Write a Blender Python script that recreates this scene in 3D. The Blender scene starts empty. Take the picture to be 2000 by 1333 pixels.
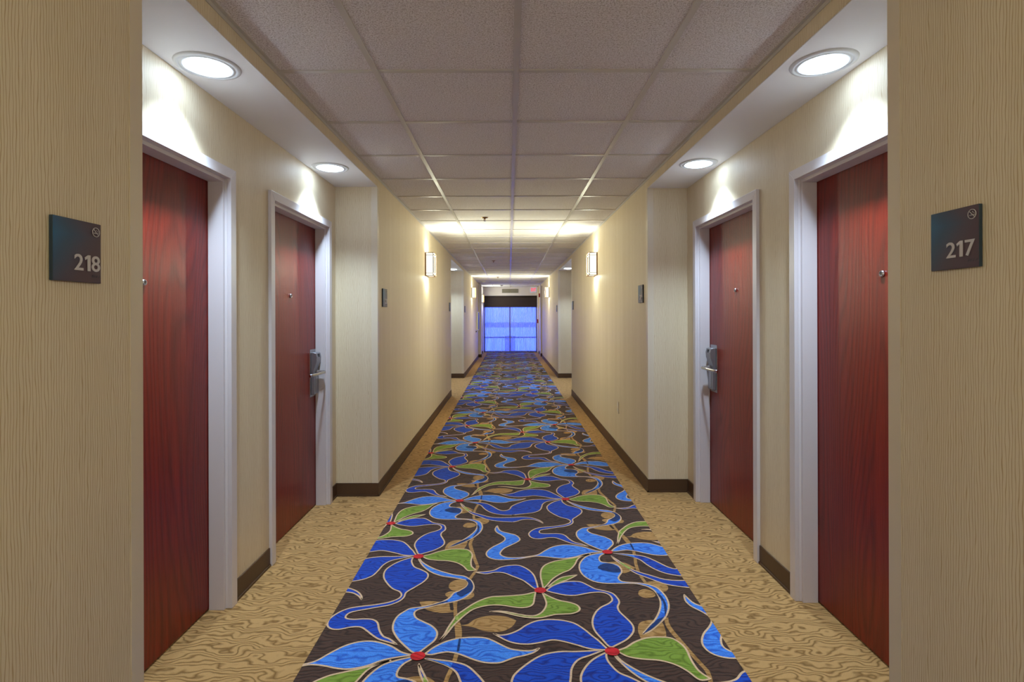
import bpy, bmesh, math, random
from mathutils import Vector, Matrix
from mathutils.geometry import tessellate_polygon
random.seed(7)
S = bpy.context.scene
C = S.collection

# ------------------------------------------------------------------ measured layout (metres; x right, y down the corridor, z up)
F_PX, CX, CY, ROLL, HC = 1043.2, 994.5, 616.9, -0.003, 1.374
WL, WR = 1.0045, 1.078            # corridor walls
RL, RR = 1.3244, 1.385            # back walls of the door recesses
HS, HCEIL = 2.36, 2.44
CL, CR = 0.814, 0.90              # runner edges
GX, GY = 0.0334, 2.3204           # ceiling grid origin
PER = 7.74
YBACK, YEND = -8.0, 20.0
REC_L = [(-6.28, -3.667), (1.4595, 4.074), (9.2125, 11.778), (17.21, 17.62)]
REC_R = [(-6.226, -3.592), (1.5143, 4.1484), (9.2181, 11.743), (17.39, 17.9)]

# ------------------------------------------------------------------ helpers
def tag(o, label=None, cat=None, group=None, kind=None):
    if label: o['label'] = label
    if cat: o['category'] = cat
    if group: o['group'] = group
    if kind: o['kind'] = kind
    return o

class MB:
    def __init__(s): s.v = []; s.f = []; s.m = []; s.sm = []
    def face(s, pts, m=0, sm=False):
        b = len(s.v); s.v += [tuple(p) for p in pts]; s.f.append(tuple(range(b, b+len(pts)))); s.m.append(m); s.sm.append(sm)
    def box(s, x0, x1, y0, y1, z0, z1, m=0, mm=None):
        if x0 > x1: x0, x1 = x1, x0
        if y0 > y1: y0, y1 = y1, y0
        if z0 > z1: z0, z1 = z1, z0
        b = len(s.v)
        s.v += [(x0,y0,z0),(x1,y0,z0),(x1,y1,z0),(x0,y1,z0),(x0,y0,z1),(x1,y0,z1),(x1,y1,z1),(x0,y1,z1)]
        fs = dict(b=(0,3,2,1), t=(4,5,6,7), f=(0,1,5,4), r=(1,2,6,5), k=(2,3,7,6), l=(3,0,4,7))
        for k, q in fs.items():
            s.f.append(tuple(b+i for i in q)); s.m.append((mm or {}).get(k, m)); s.sm.append(False)
        return s
    def lathe(s, c, axis, prof, n=32, m=0, cap=True, sm=True):
        # prof: list of (radius, along axis) ; axis unit Vector
        a = Vector(axis).normalized(); t = Vector((0,0,1)) if abs(a.z) < .9 else Vector((1,0,0))
        u = a.cross(t).normalized(); w = a.cross(u).normalized(); c = Vector(c); b = len(s.v)
        for r, h in prof:
            for i in range(n):
                an = 2*math.pi*i/n
                s.v.append(tuple(c + a*h + (u*math.cos(an)+w*math.sin(an))*r))
        for j in range(len(prof)-1):
            for i in range(n):
                k = (i+1) % n
                s.f.append((b+j*n+i, b+j*n+k, b+(j+1)*n+k, b+(j+1)*n+i)); s.m.append(m); s.sm.append(sm)
        if cap:
            s.f.append(tuple(b+i for i in range(n))); s.m.append(m); s.sm.append(False)
            s.f.append(tuple(b+(len(prof)-1)*n+i for i in range(n))); s.m.append(m); s.sm.append(False)
        return s
    def tube(s, pts, r, n=12, m=0, ry=None):
        pts = [Vector(p) for p in pts]; b = len(s.v)
        for i, p in enumerate(pts):
            d = (pts[min(i+1, len(pts)-1)] - pts[max(i-1, 0)]).normalized()
            t = Vector((0,0,1)) if abs(d.z) < .9 else Vector((1,0,0))
            u = d.cross(t).normalized(); w = d.cross(u).normalized()
            for k in range(n):
                an = 2*math.pi*k/n
                s.v.append(tuple(p + u*math.cos(an)*r + w*math.sin(an)*(ry or r)))
        for j in range(len(pts)-1):
            for i in range(n):
                k = (i+1) % n
                s.f.append((b+j*n+i, b+j*n+k, b+(j+1)*n+k, b+(j+1)*n+i)); s.m.append(m); s.sm.append(True)
        s.f.append(tuple(b+i for i in range(n))); s.m.append(m); s.sm.append(False)
        s.f.append(tuple(b+(len(pts)-1)*n+i for i in range(n))); s.m.append(m); s.sm.append(False)
        return s
    def prism(s, poly, ext, m=0):
        # poly: closed loop of 3-D points, ext: extrusion vector
        n = len(poly); b = len(s.v); e = Vector(ext)
        s.v += [tuple(p) for p in poly] + [tuple(Vector(p)+e) for p in poly]
        s.f.append(tuple(range(b, b+n))); s.m.append(m); s.sm.append(False)
        s.f.append(tuple(range(b+2*n-1, b+n-1, -1))); s.m.append(m); s.sm.append(False)
        for i in range(n):
            k = (i+1) % n
            s.f.append((b+i, b+k, b+n+k, b+n+i)); s.m.append(m); s.sm.append(False)
        return s

def wpos(o):
    p = Vector(o.location)
    q = o.parent
    while q: p += Vector(q.location); q = q.parent
    return p

def obj(name, mb, mats, parent=None, bevel=0, seg=2, origin=None, normals=True):
    if not isinstance(mats, (list, tuple)): mats = [mats]
    vs = mb.v
    if origin is None:
        xs = [p[0] for p in vs]; ys = [p[1] for p in vs]; zs = [p[2] for p in vs]
        origin = Vector(((min(xs)+max(xs))/2, (min(ys)+max(ys))/2, min(zs)))
    origin = Vector(origin)
    me = bpy.data.meshes.new(name)
    me.from_pydata([tuple(Vector(p)-origin) for p in vs], [], mb.f)
    for m in mats: me.materials.append(m)
    for p, mi, sm in zip(me.polygons, mb.m, mb.sm): p.material_index = mi; p.use_smooth = sm
    if normals:
        bm = bmesh.new(); bm.from_mesh(me); bmesh.ops.recalc_face_normals(bm, faces=bm.faces); bm.to_mesh(me); bm.free()
    o = bpy.data.objects.new(name, me); C.objects.link(o)
    if parent is not None:
        o.parent = parent; o.location = origin - wpos(parent)
    else:
        o.location = origin
    if bevel:
        b = o.modifiers.new('bevel', 'BEVEL'); b.width = bevel; b.segments = seg; b.limit_method = 'ANGLE'; b.angle_limit = 0.9
    return o

def empty(name, loc, label=None, cat=None, group=None, kind=None, parent=None):
    o = bpy.data.objects.new(name, None); C.objects.link(o); o.empty_display_size = .1
    if parent: o.parent = parent; o.location = Vector(loc) - wpos(parent)
    else: o.location = loc
    return tag(o, label, cat, group, kind)

def copy_tree(o, parent=None):
    kids = [k for k in o.children]
    c = o.copy(); C.objects.link(c)
    if parent: c.parent = parent
    for k in kids: copy_tree(k, c)
    return c

# ------------------------------------------------------------------ materials
def lin(c):
    return tuple((x/255/12.92 if x/255 <= .04045 else ((x/255+.055)/1.055)**2.4) for x in c) + (1,)

class NT:
    def __init__(s, name):
        s.mat = bpy.data.materials.new(name); s.mat.use_nodes = True
        s.n = s.mat.node_tree.nodes; s.l = s.mat.node_tree.links
        s.bsdf = s.n['Principled BSDF']; s.out = s.n['Material Output']
    def add(s, t, **kw):
        n = s.n.new(t)
        for k, v in kw.items(): setattr(n, k, v)
        return n
    def link(s, a, b): s.l.new(a, b)
    def setv(s, sock, v):
        if hasattr(v, 'is_linked') or isinstance(v, bpy.types.NodeSocket): s.link(v, sock)
        else: sock.default_value = v
    def math(s, op, a, b=None, clamp=False):
        n = s.add('ShaderNodeMath', operation=op); n.use_clamp = clamp
        s.setv(n.inputs[0], a)
        if b is not None: s.setv(n.inputs[1], b)
        return n.outputs[0]
    def mix(s, f, a, b):
        n = s.add('ShaderNodeMix', data_type='RGBA'); s.setv(n.inputs[0], f); s.setv(n.inputs[6], a); s.setv(n.inputs[7], b)
        return n.outputs[2]
    def pos(s):
        g = s.add('ShaderNodeNewGeometry'); sp = s.add('ShaderNodeSeparateXYZ'); s.link(g.outputs['Position'], sp.inputs[0]); return g.outputs['Position'], sp.outputs
    def comb(s, x, y, z):
        n = s.add('ShaderNodeCombineXYZ')
        for i, v in enumerate((x, y, z)): s.setv(n.inputs[i], v)
        return n.outputs[0]
    def noise(s, vec, scale, detail=2, rough=.5, dist=0):
        n = s.add('ShaderNodeTexNoise'); s.link(vec, n.inputs['Vector'])
        n.inputs['Scale'].default_value = scale; n.inputs['Detail'].default_value = detail
        n.inputs['Roughness'].default_value = rough; n.inputs['Distortion'].default_value = dist
        return n.outputs['Fac']
    def ramp(s, f, stops):
        n = s.add('ShaderNodeValToRGB'); s.link(f, n.inputs[0]); e = n.color_ramp.elements
        while len(e) < len(stops): e.new(.5)
        for x, (p, c) in zip(e, stops): x.position = p; x.color = c
        return n.outputs[0]
    def bump(s, h, strength, dist=.01):
        n = s.add('ShaderNodeBump'); n.inputs['Strength'].default_value = strength; n.inputs['Distance'].default_value = dist
        s.link(h, n.inputs['Height']); s.link(n.outputs[0], s.bsdf.inputs['Normal']); return n

def plain(name, col, rough=.5, metal=0, emit=None, es=0, coat=0, spec=.5):
    t = NT(name); b = t.bsdf
    b.inputs['Base Color'].default_value = lin(col); b.inputs['Roughness'].default_value = rough
    b.inputs['Metallic'].default_value = metal; b.inputs['Coat Weight'].default_value = coat
    b.inputs['Specular IOR Level'].default_value = spec
    if emit:
        b.inputs['Emission Color'].default_value = lin(emit); b.inputs['Emission Strength'].default_value = es
    # light surface mottling keeps every finish procedural
    g, sp = t.pos(); n = t.noise(g, 35, 3)
    r = t.math('ADD', t.math('MULTIPLY', n, .12), rough-.06, True); t.link(r, b.inputs['Roughness'])
    return t.mat

def wallpaper():
    t = NT('wallpaper'); g, p = t.pos()
    u = t.math('ADD', p[0], p[1])
    wob = t.noise(t.comb(t.math('MULTIPLY', u, 14), t.math('MULTIPLY', p[2], 2.2), 0), 1.0, 1)
    wob2 = t.noise(t.comb(t.math('MULTIPLY', u, 75), t.math('MULTIPLY', p[2], 13), 3), 1.0, 1)
    ph = t.math('ADD', t.math('MULTIPLY', u, 138), t.math('ADD', t.math('MULTIPLY', wob, 2.4), t.math('MULTIPLY', wob2, 1.15)))
    fr = t.math('ABSOLUTE', t.math('SUBTRACT', t.math('FRACT', ph), .5))      # 0 at line centre
    line = t.math('SUBTRACT', 1.0, t.math('MULTIPLY', fr, 6.2), True)
    big = t.noise(t.comb(t.math('MULTIPLY', u, 9), t.math('MULTIPLY', p[2], .35), 0), 1.0, 3)
    base = t.ramp(big, [(.3, lin((223, 208, 180))), (.7, lin((230, 216, 190)))])
    col = t.mix(t.math('MULTIPLY', line, .80), base, lin((172, 132, 66)))
    t.link(col, t.bsdf.inputs['Base Color'])
    t.bsdf.inputs['Roughness'].default_value = .55; t.bsdf.inputs['Specular IOR Level'].default_value = .4
    t.bump(line, .12, .001)
    return t.mat

def ripple(t):
    g, p = t.pos()
    warp = t.noise(t.comb(t.math('MULTIPLY', p[0], 1.0), t.math('MULTIPLY', p[1], 1.0), 0), 9.0, 2, .5)
    warp2 = t.noise(t.comb(t.math('MULTIPLY', p[0], 7.0), t.math('MULTIPLY', p[1], 15.0), 5), 1.0, 1.2, .4)
    f = t.math('ADD', t.math('MULTIPLY', warp2, 6.0), t.math('ADD', t.math('MULTIPLY', p[1], 40.0), t.math('MULTIPLY', warp, 3.6)))
    fr = t.math('ABSOLUTE', t.math('SUBTRACT', t.math('FRACT', f), .5))
    line = t.math('SUBTRACT', 1.0, t.math('MULTIPLY', fr, 3.3), True)
    tuft = t.noise(g, 420, 2, .7)
    return line, tuft

def carpet(name, base, dark, k=1.0):
    t = NT(name); line, tuft = ripple(t)
    fac = t.math('MULTIPLY', line, k)
    col = t.mix(fac, lin(base), lin(dark))
    hl = t.math('MULTIPLY', t.math('SUBTRACT', tuft, .5), 1.5)
    hsv = t.add('ShaderNodeHueSaturation'); t.link(col, hsv.inputs['Color']); t.link(t.math('ADD', 1.0, hl), hsv.inputs['Value'])
    t.link(hsv.outputs[0], t.bsdf.inputs['Base Color'])
    t.bsdf.inputs['Roughness'].default_value = .95; t.bsdf.inputs['Specular IOR Level'].default_value = .15
    t.bsdf.inputs['Sheen Weight'].default_value = .15
    h = t.math('SUBTRACT', t.math('MULTIPLY', tuft, .6), t.math('MULTIPLY', line, .6))
    t.bump(h, .5, .004)
    return t.mat

def wood():
    t = NT('cherry_veneer'); g, p = t.pos()
    u = p[1]
    # cathedral figure: nested arches stretched along the height
    warp = t.noise(t.comb(t.math('MULTIPLY', u, 3.4), t.math('MULTIPLY', p[2], .42), t.math('MULTIPLY', p[0], 3)), 1.0, 1.5, .4)
    ph = t.math('ADD', t.math('MULTIPLY', warp, 26), t.math('MULTIPLY', u, 22))
    ring = t.math('ABSOLUTE', t.math('SUBTRACT', t.math('FRACT', ph), .5))
    ring = t.math('SUBTRACT', 1.0, t.math('MULTIPLY', ring, 3.2), True)
    pores = t.noise(t.comb(t.math('MULTIPLY', u, 420), t.math('MULTIPLY', p[2], 6), 0), 1.0, 3, .65)
    pore2 = t.noise(t.comb(t.math('MULTIPLY', u, 60), t.math('MULTIPLY', p[2], .9), 4), 1.0, 2)
    f = t.math('ADD', t.math('MULTIPLY', pores, .55), t.math('SUBTRACT', t.math('MULTIPLY', pore2, .35), t.math('MULTIPLY', ring, .15)))
    col = t.ramp(f, [(.20, lin((92, 13, 7))), (.44, lin((122, 24, 12))), (.66, lin((148, 42, 20)))])
    t.link(col, t.bsdf.inputs['Base Color'])
    t.bsdf.inputs['Roughness'].default_value = .34; t.bsdf.inputs['Specular IOR Level'].default_value = .35
    t.bsdf.inputs['Coat Weight'].default_value = .18; t.bsdf.inputs['Coat Roughness'].default_value = .18
    b = t.bump(t.math('ADD', pores, t.math('MULTIPLY', ring, .3)), .5, .0014)
    t.link(b.outputs[0], t.bsdf.inputs['Coat Normal'])
    return t.mat

def tile():
    t = NT('acoustic_tile'); g, p = t.pos()
    n1 = t.noise(g, 330, 2, .6); n2 = t.noise(g, 150, 3, .6)
    n = t.math('ADD', t.math('MULTIPLY', n1, .55), t.math('MULTIPLY', n2, .45))
    big = t.noise(g, 1.1, 2)
    col = t.ramp(n, [(.38, lin((150, 140, 134))), (.47, lin((222, 215, 215))), (.58, lin((250, 248, 251)))])
    col = t.mix(t.math('MULTIPLY', big, .25), col, lin((238, 232, 233)))
    t.link(col, t.bsdf.inputs['Base Color']); t.bsdf.inputs['Roughness'].default_value = .9
    t.bump(n, .55, .004)
    return t.mat

def painted(name, col, rough=.45, bump=.06, spec=.5):
    t = NT(name); g, p = t.pos(); n = t.noise(g, 90, 3); big = t.noise(g, 3, 2)
    c = lin(col); c2 = tuple(x*.93 for x in c[:3]) + (1,)
    t.link(t.mix(big, c, c2), t.bsdf.inputs['Base Color'])
    t.bsdf.inputs['Roughness'].default_value = rough; t.bsdf.inputs['Specular IOR Level'].default_value = spec
    t.bump(n, bump, .002)
    return t.mat

M = {}
M['paper'] = wallpaper()
M['tile'] = tile()
M['grid'] = painted('painted_grid', (206, 200, 194), .35)
M['soffit'] = painted('soffit_paint', (238, 237, 242), .6)
M['frame'] = painted('frame_paint', (222, 214, 218), .35)
M['guard'] = painted('guard_vinyl', (226, 212, 190), .35, .02)
M['base'] = painted('cove_base_vinyl', (82, 58, 40), .45, .1)
M['gold'] = carpet('gold_carpet', (184, 142, 88), (112, 76, 30), .9)
M['wood'] = wood()
M['chrome'] = plain('satin_chrome', (200, 200, 206), .22, 1)
M['steel'] = plain('brushed_steel', (176, 176, 182), .33, 1)
M['lockbody'] = plain('lock_grey', (150, 148, 154), .35, .7)
M['black'] = plain('black_plastic', (18, 18, 20), .35)
M['dark'] = plain('dark_void', (16, 12, 10), .9)
M['white'] = plain('white_plastic', (226, 226, 222), .4)
M['ring'] = plain('ring_enamel', (206, 206, 209), .5)
M['bronze'] = plain('bronze_trim', (128, 84, 44), .5, .2)
M['brass'] = plain('brass', (150, 112, 60), .3, .9)
M['red'] = plain('red_alarm', (170, 26, 26), .4)
M['shade'] = painted('shade_fabric', (50, 36, 36), .8)
M['winframe'] = plain('window_frame_metal', (60, 66, 90), .4, .3)
M['railpaint'] = plain('rail_paint', (190, 200, 225), .5)
M['grille'] = plain('grille_metal', (168, 158, 140), .5, .3)
M['letter'] = plain('pale_lettering', (206, 200, 205), .45)
M['signedge'] = plain('sign_edge', (44, 62, 78), .35)

def c_pat(name, b, d, k=1.0): M[name] = carpet('carpet_'+name, b, d, k)
c_pat('brown', (74, 50, 40), (44, 28, 22))
c_pat('dblue', (12, 68, 176), (4, 34, 122))
c_pat('lblue', (66, 132, 222), (26, 80, 184))
c_pat('green', (124, 148, 52), (92, 112, 26))
c_pat('tan', (176, 132, 78), (134, 92, 42))
c_pat('cream', (214, 178, 142), (190, 150, 112), .3)
c_pat('redc', (206, 30, 40), (160, 14, 20))
c_pat('navy', (14, 52, 108), (10, 36, 84))
c_pat('pgreen', (162, 176, 88), (132, 146, 60))
c_pat('deepbrown', (50, 34, 30), (40, 26, 22))

def emis(name, col, st):
    t = NT(name); t.n.remove(t.bsdf); e = t.add('ShaderNodeEmission')
    e.inputs[0].default_value = lin(col); e.inputs[1].default_value = st
    t.link(e.outputs[0], t.out.inputs[0]); return t.mat
M['lens'] = emis('downlight_lens', (204, 230, 255), 4.6)
M['diffuser'] = emis('sconce_diffuser', (250, 255, 228), .26)
M['exitred'] = emis('exit_letters', (255, 8, 60), .3)
M['exitface'] = emis('exit_face', (236, 232, 236), .09)

def sign_mat():
    t = NT('sign_print'); tc = t.add('ShaderNodeTexCoord'); sp = t.add('ShaderNodeSeparateXYZ'); t.link(tc.outputs['UV'], sp.inputs[0])
    dx = sp.outputs[0]; dz = t.math('SUBTRACT', 1.0, sp.outputs[1])
    d = t.math('ADD', t.math('MULTIPLY', dx, 1.0), t.math('MULTIPLY', t.math('ABSOLUTE', t.math('SUBTRACT', dz, .25)), .75))
    col = t.ramp(d, [(0.0, lin((26, 94, 138))), (.35, lin((46, 76, 106))), (.75, lin((72, 62, 80))), (1.0, lin((80, 56, 68)))])
    t.link(col, t.bsdf.inputs['Base Color']); t.bsdf.inputs['Roughness'].default_value = .45
    return t.mat
M['sign'] = sign_mat()

def sheer():
    t = NT('sheer_fabric'); t.n.remove(t.bsdf)
    tr = t.add('ShaderNodeBsdfTransparent'); tl = t.add('ShaderNodeBsdfTranslucent'); df = t.add('ShaderNodeBsdfDiffuse')
    tl.inputs[0].default_value = (.9, .92, 1, 1); df.inputs[0].default_value = (.8, .82, .9, 1)
    m1 = t.add('ShaderNodeMixShader'); m1.inputs[0].default_value = .35; t.link(tl.outputs[0], m1.inputs[1]); t.link(df.outputs[0], m1.inputs[2])
    m2 = t.add('ShaderNodeMixShader'); g, p = t.pos()
    w = t.noise(t.comb(t.math('MULTIPLY', p[0], 60), t.math('MULTIPLY', p[2], 1.5), 0), 1, 2)
    t.link(t.math('ADD', t.math('MULTIPLY', w, 1.6), -.2, True), m2.inputs[0])
    t.link(tr.outputs[0], m2.inputs[1]); t.link(m1.outputs[0], m2.inputs[2]); t.link(m2.outputs[0], t.out.inputs[0])
    return t.mat
M['sheer'] = sheer()
def glass():
    t = NT('window_glass'); t.n.remove(t.bsdf)
    tr = t.add('ShaderNodeBsdfTransparent'); tr.inputs[0].default_value = (.94, .97, 1, 1)
    gl = t.add('ShaderNodeBsdfGlossy'); gl.inputs['Roughness'].default_value = .02
    fr = t.add('ShaderNodeFresnel'); fr.inputs[0].default_value = 1.45
    mx = t.add('ShaderNodeMixShader'); t.link(fr.outputs[0], mx.inputs[0]); t.link(tr.outputs[0], mx.inputs[1]); t.link(gl.outputs[0], mx.inputs[2])
    t.link(mx.outputs[0], t.out.inputs[0]); return t.mat
M['glass'] = glass()

# ------------------------------------------------------------------ world: blue dusk outside the window
w = bpy.data.worlds.new('dusk'); S.world = w; w.use_nodes = True
bg = w.node_tree.nodes['Background']; bg.inputs[0].default_value = (.050, .098, 1.0, 1); bg.inputs[1].default_value = 1.25

# ------------------------------------------------------------------ shell
fl = MB().box(-1.95, 1.95, YBACK, YEND+.25, -.12, 0)
tag(obj('floor', fl, M['gold']), 'gold rippled carpet covering the whole corridor floor', 'floor', kind='structure')
ce = MB().box(-1.95, 1.95, YBACK, YEND+.25, HCEIL, HCEIL+.12)
ceil = tag(obj('ceiling', ce, M['tile']), 'suspended ceiling of speckled pinkish grey acoustic tiles', 'ceiling', kind='structure')
g = MB()
xs = [GX + k*.61 for k in (-1, 0, 1)]
for x in xs: g.box(x-.0125, x+.0125, YBACK, YEND-.01, HCEIL-.006, HCEIL+.01)
y = GY - 16*.61
while y < YEND:
    e = [-WL] + xs + [WR]
    for i in range(4): g.box(e[i]+(.0125 if i else .002), e[i+1]-(.0125 if i < 3 else .002), y-.012, y+.012, HCEIL-.005, HCEIL+.01)
    y += .61
gr = obj('ceiling_grid', g, M['grid'], ceil); gr['label'] = 'off-white metal tee bars between the tiles'
an = MB()
an.box(-WL+.0005, -WL+.018, YBACK, YEND-.01, HCEIL-.003, HCEIL+.01); an.box(-WL+.0005, -WL+.003, YBACK, YEND-.01, HCEIL-.018, HCEIL)
an.box(WR-.018, WR-.0005, YBACK, YEND-.01, HCEIL-.003, HCEIL+.01); an.box(WR-.003, WR-.0005, YBACK, YEND-.01, HCEIL-.018, HCEIL)
obj('wall_angle', an, M['grid'], ceil)

OPEN_TOP = 2.022
DOORS = {-1: [(1.60, 2.512), (2.985, 3.892)], 1: [(1.64, 2.56), (3.0, 3.925)]}
def rep(s, k):
    off = {(-1, 0): 0, (-1, 1): 7.728, (1, 0): 0, (1, 1): 7.65}[(s, k)]
    return [(a+off, b+off) for a, b in DOORS[s]]
for s, W, R, REC, nm in ((-1, WL, RL, REC_L, 'left'), (1, WR, RR, REC_R, 'right')):
    mb = MB(); OUT = 1.95*s
    prev = YBACK
    for (a, b) in REC:
        mb.box(s*W, OUT, prev, a, 0, HCEIL); prev = b
    # last stretch to the end wall
    mb.box(s*W, OUT, prev, YEND, 0, HCEIL)
    for i, (a, b) in enumerate(REC):
        mb.box(s*W, OUT, a, b, HS+.004, HCEIL)             # beam over the recess
        holes = rep(s, i-1) if i in (1, 2) else []
        cur = a
        for (c, d) in holes:
            mb.box(s*R, OUT, cur, c-.004, 0, HS+.004); mb.box(s*R, OUT, c-.004, d+.004, OPEN_TOP+.004, HS+.004); cur = d+.004
        mb.box(s*R, OUT, cur, b, 0, HS+.004)
    o = tag(obj('wall_'+nm, mb, M['paper']), 'beige pin-striped wallpapered corridor wall on the %s with door recesses' % nm, 'wall', kind='structure')
    if nm == 'left': WALL_L = o
    else: WALL_R = o
# recess soffits (white painted) are the recess ceilings
tn = [0]
def trim(mb, mat, label, bevel=0, cat='trim'):
    tn[0] += 1
    return tag(obj('trim_%d' % tn[0], mb, mat, bevel=bevel), label, cat, kind='structure')
names = {0: 'behind the viewpoint', 1: 'nearest', 2: 'second', 3: 'farthest'}
for s, W, R, REC, nm in ((-1, WL, RL, REC_L, 'left'), (1, WR, RR, REC_R, 'right')):
    for i, (a, b) in enumerate(REC):
        if i == 3: continue
        mb = MB().box(s*(W+.0005), s*(R-.0005), a+.0005, b-.0005, HS, HS+.0035)
        trim(mb, M['soffit'], 'white painted soffit over the %s door recess on the %s' % (names[i], nm), cat='soffit')
# corner guards
def guard(s, W, y, d, z0, nm, lab):
    # d=+1: corner looks toward smaller y (end wall faces the camera), d=-1: near edge of the recess
    t = .0022; wd = .045
    mb = MB()
    mb.box(s*(W-t), s*W, y, y+d*wd, z0, HS if d > 0 else HS)
    mb.box(s*(W-t), s*(W+wd), y-d*t, y, z0, HS)
    trim(mb, M['guard'], lab, cat='corner guard')
for s, W, REC, nm in ((-1, WL, REC_L, 'left'), (1, WR, REC_R, 'right')):
    for i, (a, b) in enumerate(REC):
        if i in (0,): continue
        q = {1: 'nearest', 2: 'second', 3: 'farthest'}[i]
        guard(s, W, a, -1, .1, nm, 'pale corner guard on the near corner of the %s %s door recess' % (q, nm))
        guard(s, W, b, 1, .1, nm, 'pale corner guard on the far corner of the %s %s door recess' % (q, nm))
# far pilasters
mb = MB().box(-WL, -.92, 17.62, 17.9, 0, HCEIL-.02); trim(mb, M['frame'], 'narrow white pilaster on the left before the end window', cat='pilaster')
mb = MB().box(-WL, -.955, 19.3, YEND, 0, HCEIL-.02); trim(mb, M['frame'], 'white reveal left of the end window', cat='pilaster')
mb = MB().box(WR, 1.045, 17.95, 18.25, 0, HCEIL-.02); trim(mb, M['frame'], 'narrow white pilaster on the right before the end window', cat='pilaster')
mb = MB().box(WR, 1.05, 19.2, YEND, 0, HCEIL-.02); trim(mb, M['paper'], 'beige reveal right of the end window', cat='pilaster')

# walls behind the viewpoint
mb = MB().box(-1.95, 1.95, YBACK-.12, YBACK, 0, HCEIL); tag(obj('wall_back', mb, M['paper']), 'beige wallpapered wall closing the corridor behind the viewpoint', 'wall', kind='structure')

# baseboards
def base_run(mb, p, q, nx, ny):
    # p,q plan points, (nx,ny) outward normal
    t = .007; h = .1
    x0, y0 = p; x1, y1 = q
    mb.box(min(x0, x1, x0+nx*t, x1+nx*t), max(x0, x1, x0+nx*t, x1+nx*t), min(y0, y1, y0+ny*t, y1+ny*t), max(y0, y1, y0+ny*t, y1+ny*t), 0, h)
    t2 = .012                                       # flared toe
    mb.box(min(x0, x1, x0+nx*t2, x1+nx*t2), max(x0, x1, x0+nx*t2, x1+nx*t2), min(y0, y1, y0+ny*t2, y1+ny*t2), max(y0, y1, y0+ny*t2, y1+ny*t2), 0, .012)
for s, W, R, REC, nm in ((-1, WL, RL, REC_L, 'left'), (1, WR, RR, REC_R, 'right')):
    mb = MB(); prev = YBACK
    for i, (a, b) in enumerate(REC):
        base_run(mb, (s*W, prev), (s*W, a), -s, 0); prev = b - .007
        base_run(mb, (s*W, b), (s*R, b), 0, -1); base_run(mb, (s*W, a), (s*R, a), 0, 1)
        holes = rep(s, i-1) if i in (1, 2) else []
        cur = a
        for (c, d) in holes:
            base_run(mb, (s*R, cur), (s*R, c-.05), -s, 0); cur = d+.05
        base_run(mb, (s*R, cur), (s*R, b), -s, 0)
    base_run(mb, (s*W, prev), (s*W, YEND), -s, 0)
    if s < 0:
        base_run(mb, (-WL, 17.62), (-.92, 17.62), 0, -1); base_run(mb, (-.92, 17.613), (-.92, 17.9), 1, 0)
        base_run(mb, (-WL, 19.3), (-.955, 19.3), 0, -1)
    else:
        base_run(mb, (WR, 17.95), (1.045, 17.95), 0, -1); base_run(mb, (WR, 19.2), (1.05, 19.2), 0, -1)
    tag(obj('baseboard_'+nm, mb, M['base']), 'dark brown vinyl cove base along the %s wall' % nm, 'baseboard', kind='structure')

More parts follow.
